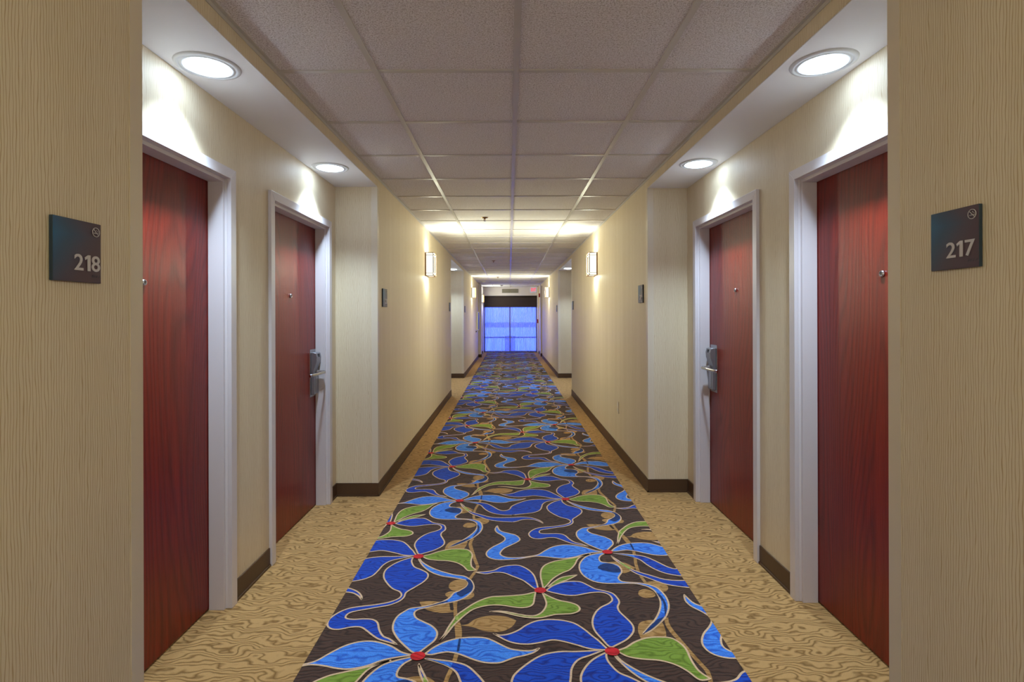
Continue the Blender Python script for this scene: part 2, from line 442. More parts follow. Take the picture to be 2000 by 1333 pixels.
# ------------------------------------------------------------------ doors
dn = [0]
def sx(s, R, d): return s*(R-d)      # d>0 into the corridor
def make_door(s, R, y0, y1, far_lock, zlock, zpeep, label, pz=None):
    dn[0] += 1
    root = empty('door_%d' % dn[0], (s*R, (y0+y1)/2, 0), label, 'door', kind='structure')
    X = lambda d: sx(s, R, d)
    FW, PR = .048, .018
    # steel frame: mitred face + wrapped return
    mb = MB()
    zt = OPEN_TOP
    outer = [(y0-FW, 0), (y0-FW, zt+FW), (y1+FW, zt+FW), (y1+FW, 0)]
    inner = [(y0, 0), (y0, zt), (y1, zt), (y1, 0)]
    for i in range(3):
        o0, o1, i1, i0 = outer[i], outer[i+1], inner[i+1], inner[i]
        a = [(X(PR), o0[0], o0[1]), (X(PR), o1[0], o1[1]), (X(PR), i1[0], i1[1]), (X(PR), i0[0], i0[1])]
        # inset by a hair so the mitre reads as a fine joint
        cx = sum(p[1] for p in a)/4; cz = sum(p[2] for p in a)/4
        mb.prism(a, (s*(PR+.0), 0, 0))
    fr = obj('door_frame', mb, M['frame'], root, bevel=.0015)
    mb = MB()
    # jamb linings
    dd = -.13
    mb.box(X(-.0002), X(dd), y0-.004, y0, 0, zt+.004); mb.box(X(-.0002), X(dd), y1, y1+.004, 0, zt+.004); mb.box(X(-.0002), X(dd), y0, y1, zt, zt+.004)
    # stop
    st, sw = .016, -.012
    mb.box(X(sw), X(-.083), y0, y0+st, 0, zt-st); mb.box(X(sw), X(-.083), y1-st, y1, 0, zt-st); mb.box(X(sw), X(-.083), y0, y1, zt-st, zt)
    obj('door_jamb', mb, M['frame'], root, bevel=.0012)
    mb = MB().box(X(-.085), X(-.127), y0+.003, y1-.003, .008, zt-.003)
    leaf = obj('door_leaf', mb, M['wood'], root, bevel=.001); leaf['label'] = 'red cherry veneer door leaf'
    # peephole
    yc = (y0+y1)/2
    mb = MB().lathe((X(-.085), yc, zpeep), (-s, 0, 0), [(.013, 0), (.013, .004), (.011, .009), (.0075, .0095), (.0065, .004)], 24)
    pe = obj('peephole', mb, M['chrome'], leaf)
    mb = MB().lathe((X(-.082), yc, zpeep), (-s, 0, 0), [(.006, 0), (.0045, .0035)], 16)
    obj('peephole_lens', mb, M['black'], root)
    # electronic lock
    f = 1 if far_lock else -1
    yl = (y1-(.062 if s < 0 else .090)) if far_lock else (y0+.075)
    zb, zt2 = zlock
    lk = MB().box(X(-.085), X(-.0825), yl-.060, yl+.060, zb, zt2)
    lock = obj('lock_plate', lk, M['steel'], leaf, bevel=.0015); lock['label'] = 'brushed steel lock plate'
    H = zt2-zb
    # housing profile seen from the side (distance from door, z)
    z = lambda k: zb + H*k
    prof = [(0, .045), (.020, .05), (.024, .07), (.024, .46), (.021, .52), (.024, .60), (.040, .74), (.043, .84), (.036, .925), (.020, .935), (0, .935)]
    poly = [(X(-.0825+d), yl-.044, z(k)) for d, k in prof]
    hb = MB().prism(poly, (0, .088, 0))
    body = obj('lock_body', hb, M['lockbody'], leaf, bevel=.003, seg=3)
    mb = MB().box(X(-.0825+.0375), X(-.0825+.0435), yl-.014, yl+.014, z(.835), z(.905))
    obj('card_reader', mb, M['black'], leaf, bevel=.001)
    mb = MB().box(X(-.0825+.0235), X(-.0825+.0262), yl-.013, yl+.013, z(.09), z(.43))
    obj('thumb_panel', mb, M['steel'], leaf, bevel=.001)
    zl = z(.515)
    mb = MB().lathe((X(-.0825+.018), yl, zl), (-s, 0, 0), [(.017, 0), (.017, .008), (.011, .012), (.0105, .05)], 20)
    ys = yl + f*.022
    mb = MB().lathe((X(-.0825+.018), ys, zl), (-s, 0, 0), [(.017, 0), (.017, .008), (.011, .012), (.0105, .05)], 20)
    pts = [(X(-.0825+.055), ys, zl), (X(-.0825+.070), ys, zl), (X(-.0825+.080), ys-f*.006, zl), (X(-.0825+.083), ys-f*.02, zl-.001),
           (X(-.0825+.070), ys-f*.10, zl-.004), (X(-.0825+.052), ys-f*.165, zl-.008), (X(-.0825+.044), ys-f*.20, zl-.010)]
    mb.tube(pts, .0065, 12, ry=.0105)
    obj('lever_handle', mb, M['chrome'], leaf)
    # dark void behind the leaf
    mb = MB().box(X(-.128), X(-.135), y0-.004, y1+.004, 0, zt+.004)
    obj('back_panel', mb, M['dark'], root)
    return root
lab = {(-1, 0): 'cherry red door with white frame nearest on the left, partly hidden by the wall bearing 218',
       (-1, 1): 'cherry red door with chrome lever lock at far end of the near left recess',
       (1, 0): 'cherry red door with white frame nearest on the right, partly hidden by the wall bearing 217',
       (1, 1): 'cherry red door with chrome lever lock at far end of the near right recess'}
for s, R, nm in ((-1, RL, 'left'), (1, RR, 'right')):
    zz = (.80, 1.137) if s < 0 else (.822, 1.16)
    zp = 1.506 if s < 0 else 1.535
    for k in (0, 1):
        for j, (c, d) in enumerate(rep(s, k)):
            L = lab[(s, j)] if k == 0 else 'cherry red door hidden in the second recess on the %s, %s of its two' % (nm, ['nearer', 'farther'][j])
            make_door(s, R, c, d, j == 1, zz, zp, L)

# ------------------------------------------------------------------ downlights
def downlight(s, x, y, label):
    root = empty('recessed_downlight', (x, y, HS), label, 'ceiling light', 'round recessed downlights in the recess soffits')
    mb = MB().lathe((x, y, HS), (0, 0, -1), [(.084, .002), (.086, .008), (.094, .0075), (.100, .004), (.102, .008), (.112, .0065), (.118, .004), (.120, -.0005)], 48, cap=False)
    obj('trim_ring', mb, M['ring'], root, normals=False)
    mb = MB().lathe((x, y, HS), (0, 0, -1), [(.081, .004), (.079, .009), (.064, .014), (.035, .018), (.01, .019)], 40, cap=True)
    obj('lens', mb, M['lens'], root)
    L = bpy.data.lights.new('downlight_beam', 'SPOT'); L.energy = 25; L.spot_size = math.radians(106); L.spot_blend = 1.0
    L.color = (.62, .82, 1.0); L.shadow_soft_size = .04
    lo = bpy.data.objects.new('downlight_beam', L); C.objects.link(lo); lo.parent = root; lo.location = (0, 0, -.024)
    return root
DL = [(-1, -1.182, 2.10), (-1, -1.182, 3.535), (1, 1.232, 2.09), (1, 1.232, 3.47)]
dlab = {(-1, 0): 'large round downlight above the nearest left door', (-1, 1): 'round downlight above the farther door of the near left recess',
        (1, 0): 'large round downlight above the nearest right door', (1, 1): 'round downlight above the farther door of the near right recess'}
for i, (s, x, y) in enumerate(DL):
    nm = 'left' if s < 0 else 'right'
    downlight(s, x, y, dlab[(s, i % 2)])
    off = 7.73 if s < 0 else 7.65
    downlight(s, x, y+off, 'small glow of the %s downlight in the second %s recess' % (['hidden nearer', 'far visible'][i % 2], nm))
    downlight(s, x, y-7.74, '%s unseen downlight added for light in the %s recess behind the viewpoint' % (['far', 'close'][i % 2], nm))  # out of view, added as extra light from behind the camera

# ------------------------------------------------------------------ wall sconces
def sconce(s, W, y, z, label):
    root = empty('wall_sconce', (s*W, y, z-.14), label, 'wall light', 'boxy lit wall sconces along the corridor')
    X = lambda d: s*(W-d)
    hw, hh, dp = .115, .14, .10
    mb = MB().box(X(.0005), X(.012), y-hw-.004, y+hw+.004, z-hh+.01, z+hh-.01); obj('back_plate', mb, M['bronze'], root, bevel=.001)
    # half-round translucent shade (open box with softly curved front)
    mb = MB(); pts = []
    for k in range(13):
        a = k/12
        pts.append((X(.014 + (.090-.014)*(1-abs(2*a-1)**8)), y-hw+.006 + (2*hw-.012)*a))
    poly = [(p[0], p[1], z-hh+.006) for p in pts]
    for k in range(12):
        mb.face([(pts[k][0], pts[k][1], z-hh+.006), (pts[k+1][0], pts[k+1][1], z-hh+.006), (pts[k+1][0], pts[k+1][1], z+hh-.006), (pts[k][0], pts[k][1], z+hh-.006)], 0, True)
    for zz in (z-hh+.006, z+hh-.006):
        mb.face([(p[0], p[1], zz) for p in pts])
    obj('glass_shade', mb, M['diffuser'], root)
    mb = MB(); b = .006
    for yy in (y-hw, y+hw-b):
        mb.box(X(.0), X(b), yy, yy+b, z-hh, z+hh)
        mb.box(X(dp-b), X(dp+.002), yy, yy+b, z-hh, z+hh)
    for zz in (z-hh, z-hh+.032, z+hh-.032-b*.6, z+hh-b):
        h = b*.6 if zz not in (z-hh, z+hh-b) else b
        for yy in (y-hw, y+hw-b): mb.box(X(b), X(dp-b), yy, yy+b, zz, zz+h)
        mb.box(X(dp-b), X(dp+.002), y-hw+b, y+hw-b, zz, zz+h)
    fr = obj('metal_frame', mb, M['bronze'], root)
    L = bpy.data.lights.new('sconce_lamp', 'AREA'); L.shape = 'RECTANGLE'; L.size = .26; L.size_y = .2; L.energy = 3.5; L.color = (.97, 1.0, .75)
    lo = bpy.data.objects.new('sconce_lamp', L); C.objects.link(lo); lo.parent = root
    lo.location = Vector((X(.0925), y, z)) - wpos(root); lo.rotation_euler = (0, math.pi/2*s, 0)
    for d in (1, -1):
        L = bpy.data.lights.new('sconce_lamp', 'AREA'); L.shape = 'RECTANGLE'; L.size = .08; L.size_y = .2; L.energy = .42 if d > 0 else .6
        L.color = (.92, 1.0, .84)
        lo = bpy.data.objects.new('sconce_lamp', L); C.objects.link(lo); lo.parent = root
        lo.location = Vector((X(.055), y, z + d*(hh+.004))) - wpos(root)
        lo.rotation_euler = (math.pi if d > 0 else 0, 0, 0)
    return root
sconce(-1, WL, 6.50, 1.995, 'lit boxy sconce on the left wall, the nearest of the left ones')
sconce(1, WR, 6.62, 2.005, 'lit boxy sconce with bronze frame on the right wall, the nearest of the right ones')
sconce(-1, WL, 14.35, 1.99, 'lit sconce on the left wall past the second recess')
sconce(1, WR, 14.45, 2.0, 'lit sconce on the right wall past the second recess')
sconce(-1, WL, 19.0, 1.98, 'small bright sconce on the left wall beside the end window')
sconce(-1, WL, -1.24, 1.99, 'unseen sconce added on the left wall behind the viewpoint to light the near end')  # added out of view to brighten the near walls and ceiling
sconce(1, WR, -1.2, 1.99, 'unseen sconce added on the right wall behind the viewpoint to light the near end')  # its partner, likewise added unseen for the near end's light

# ------------------------------------------------------------------ room signs
def text_mesh(body, size, ext=.0008):
    cu = bpy.data.curves.new('t', 'FONT'); cu.body = body; cu.size = size; cu.extrude = ext; cu.align_x = 'LEFT'; cu.offset = size*.010
    o = bpy.data.objects.new('t', cu); C.objects.link(o)
    bpy.context.view_layer.update()
    me = bpy.data.meshes.new_from_object(o.evaluated_get(bpy.context.evaluated_depsgraph_get()))
    C.objects.unlink(o); bpy.data.objects.remove(o)
    return me
def room_sign(s, W, y0, y1, z0, z1, label, num=None):
    # y0<y1 ; reading direction: left wall reads towards +y, right wall towards -y ... seen from the corridor
    T = .010
    root = empty('room_sign', (s*W, (y0+y1)/2, z0), label, 'room sign', 'square dark room number signs')
    X = lambda d: s*(W-d)
    me = bpy.data.meshes.new('sign_plate')
    mb = MB().box(X(.001), X(T), y0, y1, z0, z1)
    pl = obj('sign_plate', mb, [M['sign'], M['signedge']], root, bevel=.0012)
    # u runs left to right as read, v upwards
    me = pl.data; uv = me.uv_layers.new(name='UVMap'); off = pl.location + Vector(root.location)
    for lp in me.loops:
        co = me.vertices[lp.vertex_index].co + off
        u = (co.y-y0)/(y1-y0)
        if s > 0: u = 1-u
        uv.data[lp.index].uv = (u, (co.z-z0)/(z1-z0))
    for p in me.polygons: p.material_index = 0 if abs(p.normal.x) > .5 else 1
    Wd, Hg = y1-y0, z1-z0
    def place(o2, u, v, d=T):
        o2.location = Vector((X(d), (y0+u*Wd) if s < 0 else (y1-u*Wd), z0+v*Hg)) - wpos(pl)
        o2.parent = pl
    if num:
        u0, u1 = ((.415, .965) if num[-1] == '8' else (.352, .93) if num[-1] == '7' else (.40, .95))
        slots = [(0, .335), (.385, .60), (.665, 1.0)] if num[1] == '1' else [(0, .30), (.35, .65), (.70, 1.0)]
        vs, fs = [], []
        for ch, (a0, a1) in zip(num, slots):
            if ch == '1':
                m2 = bpy.data.meshes.new('one'); pr = MB()
                pr.prism([(.5, 0, 0), (1, 0, 0), (1, 1, 0), (.55, 1, 0), (0, .83, 0), (.10, .68, 0), (.5, .80, 0)], (0, 0, .0016)); m2.from_pydata(pr.v, [], pr.f)
            else: m2 = text_mesh(ch, .0485)
            X0 = min(v.co.x for v in m2.vertices); X1 = max(v.co.x for v in m2.vertices)
            Y0 = min(v.co.y for v in m2.vertices); Y1 = max(v.co.y for v in m2.vertices)
            bse = len(vs)
            for v in m2.vertices:
                aa = (a0 + (v.co.x-X0)/(X1-X0)*(a1-a0))*(u1-u0)*Wd; bb = (v.co.y-Y0)/(Y1-Y0)*.262*Hg
                vs.append((-s*v.co.z, -s*aa, bb))
            fs += [tuple(bse+i for i in p.vertices) for p in m2.polygons]
        me = bpy.data.meshes.new('room_number'); me.from_pydata(vs, [], fs)
        me.materials.append(M['letter'])
        o2 = bpy.data.objects.new('room_number', me); C.objects.link(o2); place(o2, u0, .19, T+.0006)
        # no smoking symbol: ring, slash, cigarette, smoke curl
        mb = MB(); R = .0107; cu, cv = .878, .855
        def P(a, b_, d=T+.001):
            yy = (y0+cu*Wd + a) if s < 0 else (y1-cu*Wd - a)
            return (X(d), yy, z0+cv*Hg+b_)
        ring = [P(R*math.cos(2*math.pi*k/28), R*math.sin(2*math.pi*k/28)) for k in range(29)]
        mb.tube(ring, .0009, 6)
        mb.tube([P(-R*.7, R*.7), P(R*.7, -R*.7)], .0009, 6)
        mb.tube([P(-R*.62, -R*.22), P(R*.62, -R*.22)], .0011, 6)
        mb.tube([P(R*.60, R*.0), P(R*.5, R*.3), P(R*.2, R*.35), P(R*.1, R*.6)], .0006, 6)
        obj('no_smoking_symbol', mb, M['letter'], pl)
        mb = MB()
        for u0 in (.80, .84, .89, .95):
            for (a, b_) in ((0, 0), (0, .5), (1, .5), (1, 1)):
                uu, vv = u0 + a*.018, .095 + b_*.035
                yy = (y0+uu*Wd) if s < 0 else (y1-uu*Wd)
                mb.lathe((X(T), yy, z0+vv*Hg), (-s, 0, 0), [(.0007, 0), (.0005, .0006)], 8)
        obj('braille_dots', mb, M['signedge'], pl)
    return root
room_sign(-1, WL, 1.1645, 1.302, 1.455, 1.598, 'dark square room sign reading 218 on the near left wall', '218')
room_sign(1, WR, 1.214, 1.352, 1.483, 1.626, 'dark square room sign reading 217 on the near right wall', '217')
room_sign(-1, WL, 4.215, 4.36, 1.447, 1.592, 'room sign 220 on the left wall past the near recess', '220')
room_sign(1, WR, 4.275, 4.42, 1.475, 1.62, 'room sign 219 on the right wall past the near recess', '219')
room_sign(-1, WL, 8.93, 9.075, 1.45, 1.595, 'small edge-on room sign on left wall just before the second recess')
room_sign(1, WR, 8.93, 9.075, 1.47, 1.615, 'small edge-on room sign on right wall just before the second recess')
room_sign(-1, WL, 12.0, 12.145, 1.45, 1.595, 'tiny edge-on room sign on left wall just past the second recess')
room_sign(1, WR, 11.97, 12.115, 1.46, 1.605, 'tiny edge-on room sign on right wall just past the second recess')

# ------------------------------------------------------------------ wall bits
o = empty('wall_outlet', (WR, 5.29, .40), 'pale outlet plate low on the right wall', 'outlet')
obj('cover_plate', MB().box(WR-.0005, WR-.006, 5.255, 5.325, .405, .52), M['guard'], o, bevel=.0015)
for zc in (.437, .488):
    obj('socket', MB().box(WR-.0055, WR-.0075, 5.275, 5.305, zc-.013, zc+.013), M['white'], o, bevel=.001)
o = empty('extinguisher_cabinet', (-WL, 16.6, .92), 'slim pale cabinet with dark glazed side far along the left wall', 'cabinet')
obj('cabinet_body', MB().box(-WL+.0005, -WL+.05, 16.4, 16.8, .93, 1.49), M['white'], o, bevel=.003)
obj('cabinet_door', MB().box(-WL+.0505, -WL+.062, 16.41, 16.79, .95, 1.47), M['signedge'], o, bevel=.002)
o = empty('light_switch', (-WL, 15.5, .88), 'tiny dark knob below the pale cabinet on the left wall', 'switch')
obj('switch_plate', MB().box(-WL+.0005, -WL+.006, 15.96, 16.03, .86, .94), M['steel'], o, bevel=.001)
obj('switch_knob', MB().lathe((-WL+.006, 15.995, .90), (1, 0, 0), [(.018, 0), (.016, .02), (.008, .026)], 16), M['dark'], o)
o = empty('alarm_strobe', (WR, 17.3, 2.0), 'small red alarm strobe high on the right wall by the exit sign', 'alarm')
obj('alarm_body', MB().box(1.045-.0005, 1.045-.045, 18.05, 18.17, 1.995, 2.125), M['red'], o, bevel=.003)
obj('strobe_lens', MB().box(1.045-.0455, 1.045-.065, 18.08, 18.14, 2.03, 2.09), M['white'], o, bevel=.003)
o.location = (1.02, 18.11, 1.995)
for c in o.children: c.location = c.location - (Vector((1.02, 18.11, 1.995)) - Vector((WR, 17.3, 2.0)))
o = empty('alarm_pull_station', (1.05, 19.4, 1.1), 'small red pull station on the right just before the end window', 'alarm')
obj('station_body', MB().box(1.0495, 1.01, 19.33, 19.45, 1.10, 1.24), M['red'], o, bevel=.003)
obj('pull_bar', MB().box(1.0095, 1.0, 19.35, 19.43, 1.16, 1.18), M['white'], o, bevel=.001)
o = empty('door_sensor', (WR, 15.9, 2.03), 'small white round sensor high on the far right wall', 'sensor')
obj('sensor_body', MB().lathe((WR-.0005, 15.9, 2.06), (-1, 0, 0), [(.045, 0), (.045, .02), (.03, .035), (.012, .04)], 24), M['white'], o)
obj('sensor_eye', MB().lathe((WR-.038, 15.9, 2.06), (-1, 0, 0), [(.010, 0), (.007, .008)], 12), M['black'], o)

# ------------------------------------------------------------------ ceiling fittings
def sprinkler(x, y, label):
    r = empty('fire_sprinkler', (x, y, HCEIL-.05), label, 'sprinkler', 'sprinkler heads along the ceiling')
    obj('escutcheon', MB().lathe((x, y, HCEIL+.001), (0, 0, -1), [(.037, 0), (.036, .006), (.020, .010), (.012, .011)], 28), M['brass'], r)
    mb = MB().lathe((x, y, HCEIL-.008), (0, 0, -1), [(.009, 0), (.008, .012), (.004, .016), (.004, .028)], 16)
    mb.tube([(x-.009, y, HCEIL-.018), (x-.013, y, HCEIL-.028), (x, y, HCEIL-.038)], .002, 8); mb.tube([(x+.009, y, HCEIL-.018), (x+.013, y, HCEIL-.028), (x, y, HCEIL-.038)], .002, 8)
    obj('sprinkler_frame', mb, M['brass'], r)
    obj('deflector', MB().lathe((x, y, HCEIL-.038), (0, 0, -1), [(.013, 0), (.013, .002)], 16), M['chrome'], r)
sprinkler(-.262, 5.79, 'brass sprinkler head on the ceiling, nearest of the three')
sprinkler(-.30, 10.35, 'sprinkler head on the ceiling, middle of the three')
sprinkler(-.31, 14.7, 'tiny sprinkler head on the ceiling, farthest of the three')
def detector(x, y, label):
    r = empty('smoke_detector', (x, y, HCEIL-.045), label, 'smoke detector')
    obj('detector_base', MB().lathe((x, y, HCEIL+.001), (0, 0, -1), [(.065, 0), (.065, .012), (.06, .014)], 32), M['white'], r)
    obj('detector_head', MB().lathe((x, y, HCEIL-.013), (0, 0, -1), [(.052, 0), (.05, .014), (.036, .026), (.012, .030)], 32), M['white'], r)
detector(-.27, 18.6, 'white smoke detector on the ceiling before the end window')
detector(-.80, 16.6, 'white smoke detector on the ceiling by the far left wall')

# ------------------------------------------------------------------ end wall, window, blind, curtains
HX0, HX1 = -.955, 1.05
mb = MB()
mb.box(-1.95, 1.95, YEND, YEND+.2, 2.13, HCEIL); mb.box(-1.95, HX0, YEND, YEND+.2, 0, 2.13); mb.box(HX1, 1.95, YEND, YEND+.2, 0, 2.13)
tag(obj('wall_end', mb, M['frame']), 'pale grey header wall above the end window', 'wall', kind='structure')
root = empty('window_1', (.047, YEND, 0), 'floor to header window glowing blue at the corridor end', 'window', kind='structure')
mb = MB(); y0, y1 = YEND+.06, YEND+.11
mb.box(HX0, HX0+.05, y0, y1, 0, 2.13); mb.box(HX1-.05, HX1, y0, y1, 0, 2.13); mb.box(HX0, HX1, y0, y1, 2.08, 2.13); mb.box(HX0, HX1, y0, y1, 0, .05)
mb.box(.005, .055, y0, y1, .05, 2.08); mb.box(HX0+.05, .005, y0+.005, y1-.005, .535, .575); mb.box(.055, HX1-.05, y0+.005, y1-.005, .535, .575)
obj('window_frame', mb, M['winframe'], root, bevel=.002)
for (a, b) in ((HX0+.05, .005), (.055, HX1-.05)):
    for (c, d) in ((.05, .535), (.575, 2.08)):
        obj('pane', MB().box(a, b, y0+.022, y0+.028, c, d), M['glass'], root)
mb = MB()
mb.box(HX0-.02, HX0+.012, YEND-.012, YEND+.012, 0, 2.15); mb.box(HX1-.012, HX1+.02, YEND-.012, YEND+.012, 0, 2.15); mb.box(HX0, HX1, YEND-.012, YEND+.012, 2.12, 2.15)
obj('window_trim', mb, M['frame'], root)
r = empty('roller_blind', (.047, YEND-.03, 1.69), 'dark brown blind half lowered over the top of the end window', 'blind')
obj('blind_fabric', MB().box(HX0+.014, HX1-.014, YEND-.034, YEND-.030, 1.70, 2.09), M['shade'], r)
obj('blind_roller', MB().lathe((HX0+.014, YEND-.035, 2.085), (1, 0, 0), [(.022, 0), (.022, HX1-HX0-.028)], 20), M['shade'], r)
obj('bottom_bar', MB().box(HX0+.014, HX1-.014, YEND-.038, YEND-.026, 1.685, 1.702), M['shade'], r, bevel=.002)
def curtain(xa, xb, ph, label):
    mb = MB(); n = 240; zs = [.015, .3, .7, 1.1, 1.5, 1.9, 2.1]
    grid = []
    for z in zs:
        row = []
        for i in range(n+1):
            u = i/n; x = xa + (xb-xa)*u
            a = .010 + .006*math.sin(u*9+ph)
            row.append((x + .004*math.sin(z*3+u*20), YEND+.015 + a*math.sin(u*2*math.pi*21+ph+.5*math.sin(u*14)) + .004*math.sin(z*4+u*30), z))
        grid.append(row)
    for j in range(len(zs)-1):
        for i in range(n):
            mb.face([grid[j][i], grid[j][i+1], grid[j+1][i+1], grid[j+1][i]], 0, True)
    return tag(obj('sheer_curtain', mb, M['sheer'], normals=False), label, 'curtain', 'sheer curtains over the end window')
curtain(HX0+.02, .02, .3, 'sheer pleated curtain over the left half of the end window')
curtain(.03, HX1-.02, 1.7, 'sheer pleated curtain over the right half of the end window')
# outside: balcony rail and posts behind the curtains
r = empty('balcony_railing', (.05, 21.4, 0), 'horizontal rail and post seen blurred through the sheer curtains', 'railing')
obj('rail', MB().box(-2.5, 2.6, 21.35, 21.45, .90, 1.10), M['railpaint'], r, bevel=.005)
obj('post', MB().box(-.18, .24, 21.36, 21.44, -.1, .56), M['railpaint'], r, bevel=.005)

r = empty('air_vent', (.04, YEND, 2.2), 'grey slotted air grille centred above the end window', 'vent')
obj('vent_frame', MB().box(-.29, .37, YEND-.008, YEND-.0005, 2.205, 2.395), M['frame'], r, bevel=.002)
obj('vent_back', MB().box(-.265, .345, YEND-.0095, YEND-.0085, 2.225, 2.375), M['signedge'], r)
mb = MB()
for k in range(7): mb.box(-.262, .342, YEND-.018, YEND-.0098, 2.230+k*.0205, 2.242+k*.0205)
mb.box(.03, .05, YEND-.018, YEND-.0098, 2.225, 2.375)
obj('slat', mb, M['grille'], r)

r = empty('exit_sign', (.88, 19.0, 2.2), 'lit white exit sign with pink-red letters hanging at far right', 'exit sign')
obj('sign_housing', MB().box(.745, .99, 19.0, 19.04, 2.19, 2.40), M['white'], r, bevel=.003)
sf = obj('sign_face', MB().box(.750, .985, 18.996, 18.9995, 2.195, 2.395), M['exitface'], r)
obj('mount', MB().box(.84, .90, 19.005, 19.035, 2.40, HCEIL), M['white'], r)
me = text_mesh('EXIT', .1, .001)
xs_ = [v.co.x for v in me.vertices]; ys = [v.co.y for v in me.vertices]
for v in me.vertices:
    v.co = ((v.co.x-min(xs_))/(max(xs_)-min(xs_))*.172, -v.co.z, (v.co.y-min(ys))/(max(ys)-min(ys))*.118)
me.materials.append(M['exitred'])
o2 = bpy.data.objects.new('exit_letters', me); C.objects.link(o2); o2.parent = sf; o2.location = Vector((.781, 18.9945, 2.236)) - wpos(sf)
r = obj('wall_panel', MB().box(1.0, 1.045, YEND-.02, YEND-.0005, 2.24, 2.40), M['grille'], bevel=.002)
tag(r, 'small brown panel on the end wall right of the exit sign', 'panel')

# ------------------------------------------------------------------ patterned runner
right = Vector((math.cos(ROLL), 0, math.sin(ROLL))); up = Vector((-math.sin(ROLL), 0, math.cos(ROLL))); fwd = Vector((0, 1, 0))
def floor_pt(u, v):
    d = fwd + right*((u-CX)/F_PX) - up*((v-CY)/F_PX)
    t = -HC/d.z
    return (d.x*t, d.y*t)
Z = {1: (900, 1000, 4.9925), 2: (1100, 1000, 4.9925), 3: (600, 1040, 4.9925), 4: (560, 1133, 6.6667), 5: (800, 1133, 6.6667),
     6: (1100, 1133, 5.263), 7: (740, 910, 6.6667), 8: (1000, 900, 6.6667)}
def parse(sx_):
    out = []; z = 1
    for tk in sx_.split():
        if tk[0] == 'Z': z = int(tk[1]); continue
        c = tk.endswith('!'); tk = tk.rstrip('!')
        a, b = tk.split(','); ox, oy, k = Z[z]
        out.append((floor_pt(ox+float(a)/k, oy+float(b)/k), c))
    return out
def smooth(pts, closed=True, sub=5):
    n = len(pts); out = []
    rng = range(n) if closed else range(n-1)
    for i in rng:
        p1, c1 = pts[i]; p2, c2 = pts[(i+1) % n]
        p0 = pts[(i-1) % n][0] if (closed or i > 0) else p1
        p3 = pts[(i+2) % n][0] if (closed or i+2 < n) else p2
        if c1: p0 = p1
        if c2: p3 = p2
        for k in range(sub):
            t = k/sub
            f = lambda a, b, c, d: .5*((2*b)+(-a+c)*t+(2*a-5*b+4*c-d)*t*t+(-a+3*b-3*c+d)*t**3)
            out.append((f(p0[0], p1[0], p2[0], p3[0]), f(p0[1], p1[1], p2[1], p3[1])))
    if not closed: out.append(pts[-1][0])
    return out
V2 = (0.0, 1.801); V1 = (.934, .938)
SH = []   # (material, polygon, outline?)
def shape(mat, s_, outline=True): SH.append((mat, smooth(parse(s_)), outline))
def ribbon(mat, s_, wdt):
    c = smooth(parse(s_), closed=False); L_, R_ = [], []
    for i, p in enumerate(c):
        a = c[max(i-1, 0)]; b = c[min(i+1, len(c)-1)]; d = Vector((b[0]-a[0], b[1]-a[1])).normalized()
        L_.append((p[0]-d.y*wdt/2, p[1]+d.x*wdt/2)); R_.append((p[0]+d.y*wdt/2, p[1]-d.x*wdt/2))
    SH.append((mat, L_ + R_[::-1], False))
# tan vines and leaves under everything
ribbon('tan', 'Z7 1225,960 1192,1010 1190,1060 1215,1130 1240,1200 1290,1330', .017)
ribbon('tan', 'Z3 1605,75 1595,130 1620,220 1640,290 1660,340 1640,390 1590,460 1560,520', .017)
ribbon('tan', 'Z3 1450,680 1442,760 1455,840 1475,900 1490,980 1480,1100 1460,1190 1430,1280', .017)
ribbon('tan', 'Z7 1280,240 1300,320 1325,420 1310,490 1270,550 1240,620 1240,700 1290,760', .017)
shape('tan', 'Z5 660,610! 760,590 850,530 980,490 1120,480 1260,495 1390,545! 1340,620 1230,680 1100,695 960,680 850,640 760,620', False)
shape('tan', 'Z3 1380,545 1400,500 1460,475 1530,475 1570,510 1550,555 1490,585 1420,580', False)
shape('tan', 'Z3 1345,615 1390,590 1450,590 1560,600 1605,590 1630,625 1590,660 1520,668 1440,655 1380,650', False)
shape('tan', 'Z3 1095,690! 1180,682 1290,690 1385,705! 1395,770! 1435,785 1330,800 1220,785 1150,760 1110,725', False)
shape('deepbrown', 'Z3 1390,705! 1420,710! 1430,765! 1400,765!', False)  # deeper brown patch of the carpet pattern
shape('tan', 'Z3 1340,185! 1355,140 1400,100 1480,85 1560,90 1545,150 1500,188 1420,192', False)
shape('tan', 'Z7 1215,715 1300,695 1380,700 1435,730 1400,765 1330,775 1260,760', False)
shape('tan', 'Z7 1095,795 1130,765 1200,755 1260,775 1250,805 1180,820 1120,815', False)
shape('tan', 'Z7 960,555! 1050,545 1150,550 1235,590! 1180,612 1080,635 1050,600', False)
# flower A
shape('lblue', 'Z3 1095,262! 1120,300 1200,350 1300,390 1430,425 1530,440 1590,475 1620,520 1620,570 1580,620 1520,660 1430,690 1300,715 1180,745 1090,765 1050,790 1045,820 1070,855 1140,890 1210,925 1260,975 1265,1020 1240,1070 1180,1120 1090,1188! 1030,1185 960,1130 890,1060 845,990 835,940 850,880 890,825 950,785 1010,755 1120,740 1250,710 1330,685 1390,650 1430,605 1490,580 1550,545 1570,510 1555,485 1520,472 1420,455 1300,435 1200,395 1130,340 1090,280')
shape('lblue', 'Z1 1390,400! 1300,385 1200,355 1080,335 980,335 890,355 820,390 750,430 640,450 540,458 450,455 395,435 385,410 420,370 490,335 560,300 575,275 540,240 470,220 410,205 375,185 355,145! 335,180 350,210 400,240 430,265 425,290 380,320 310,355 260,395 250,430 280,460 350,478 440,480 560,472 660,455 740,445 830,450 930,462 1020,465 1120,450 1200,425 1290,410')
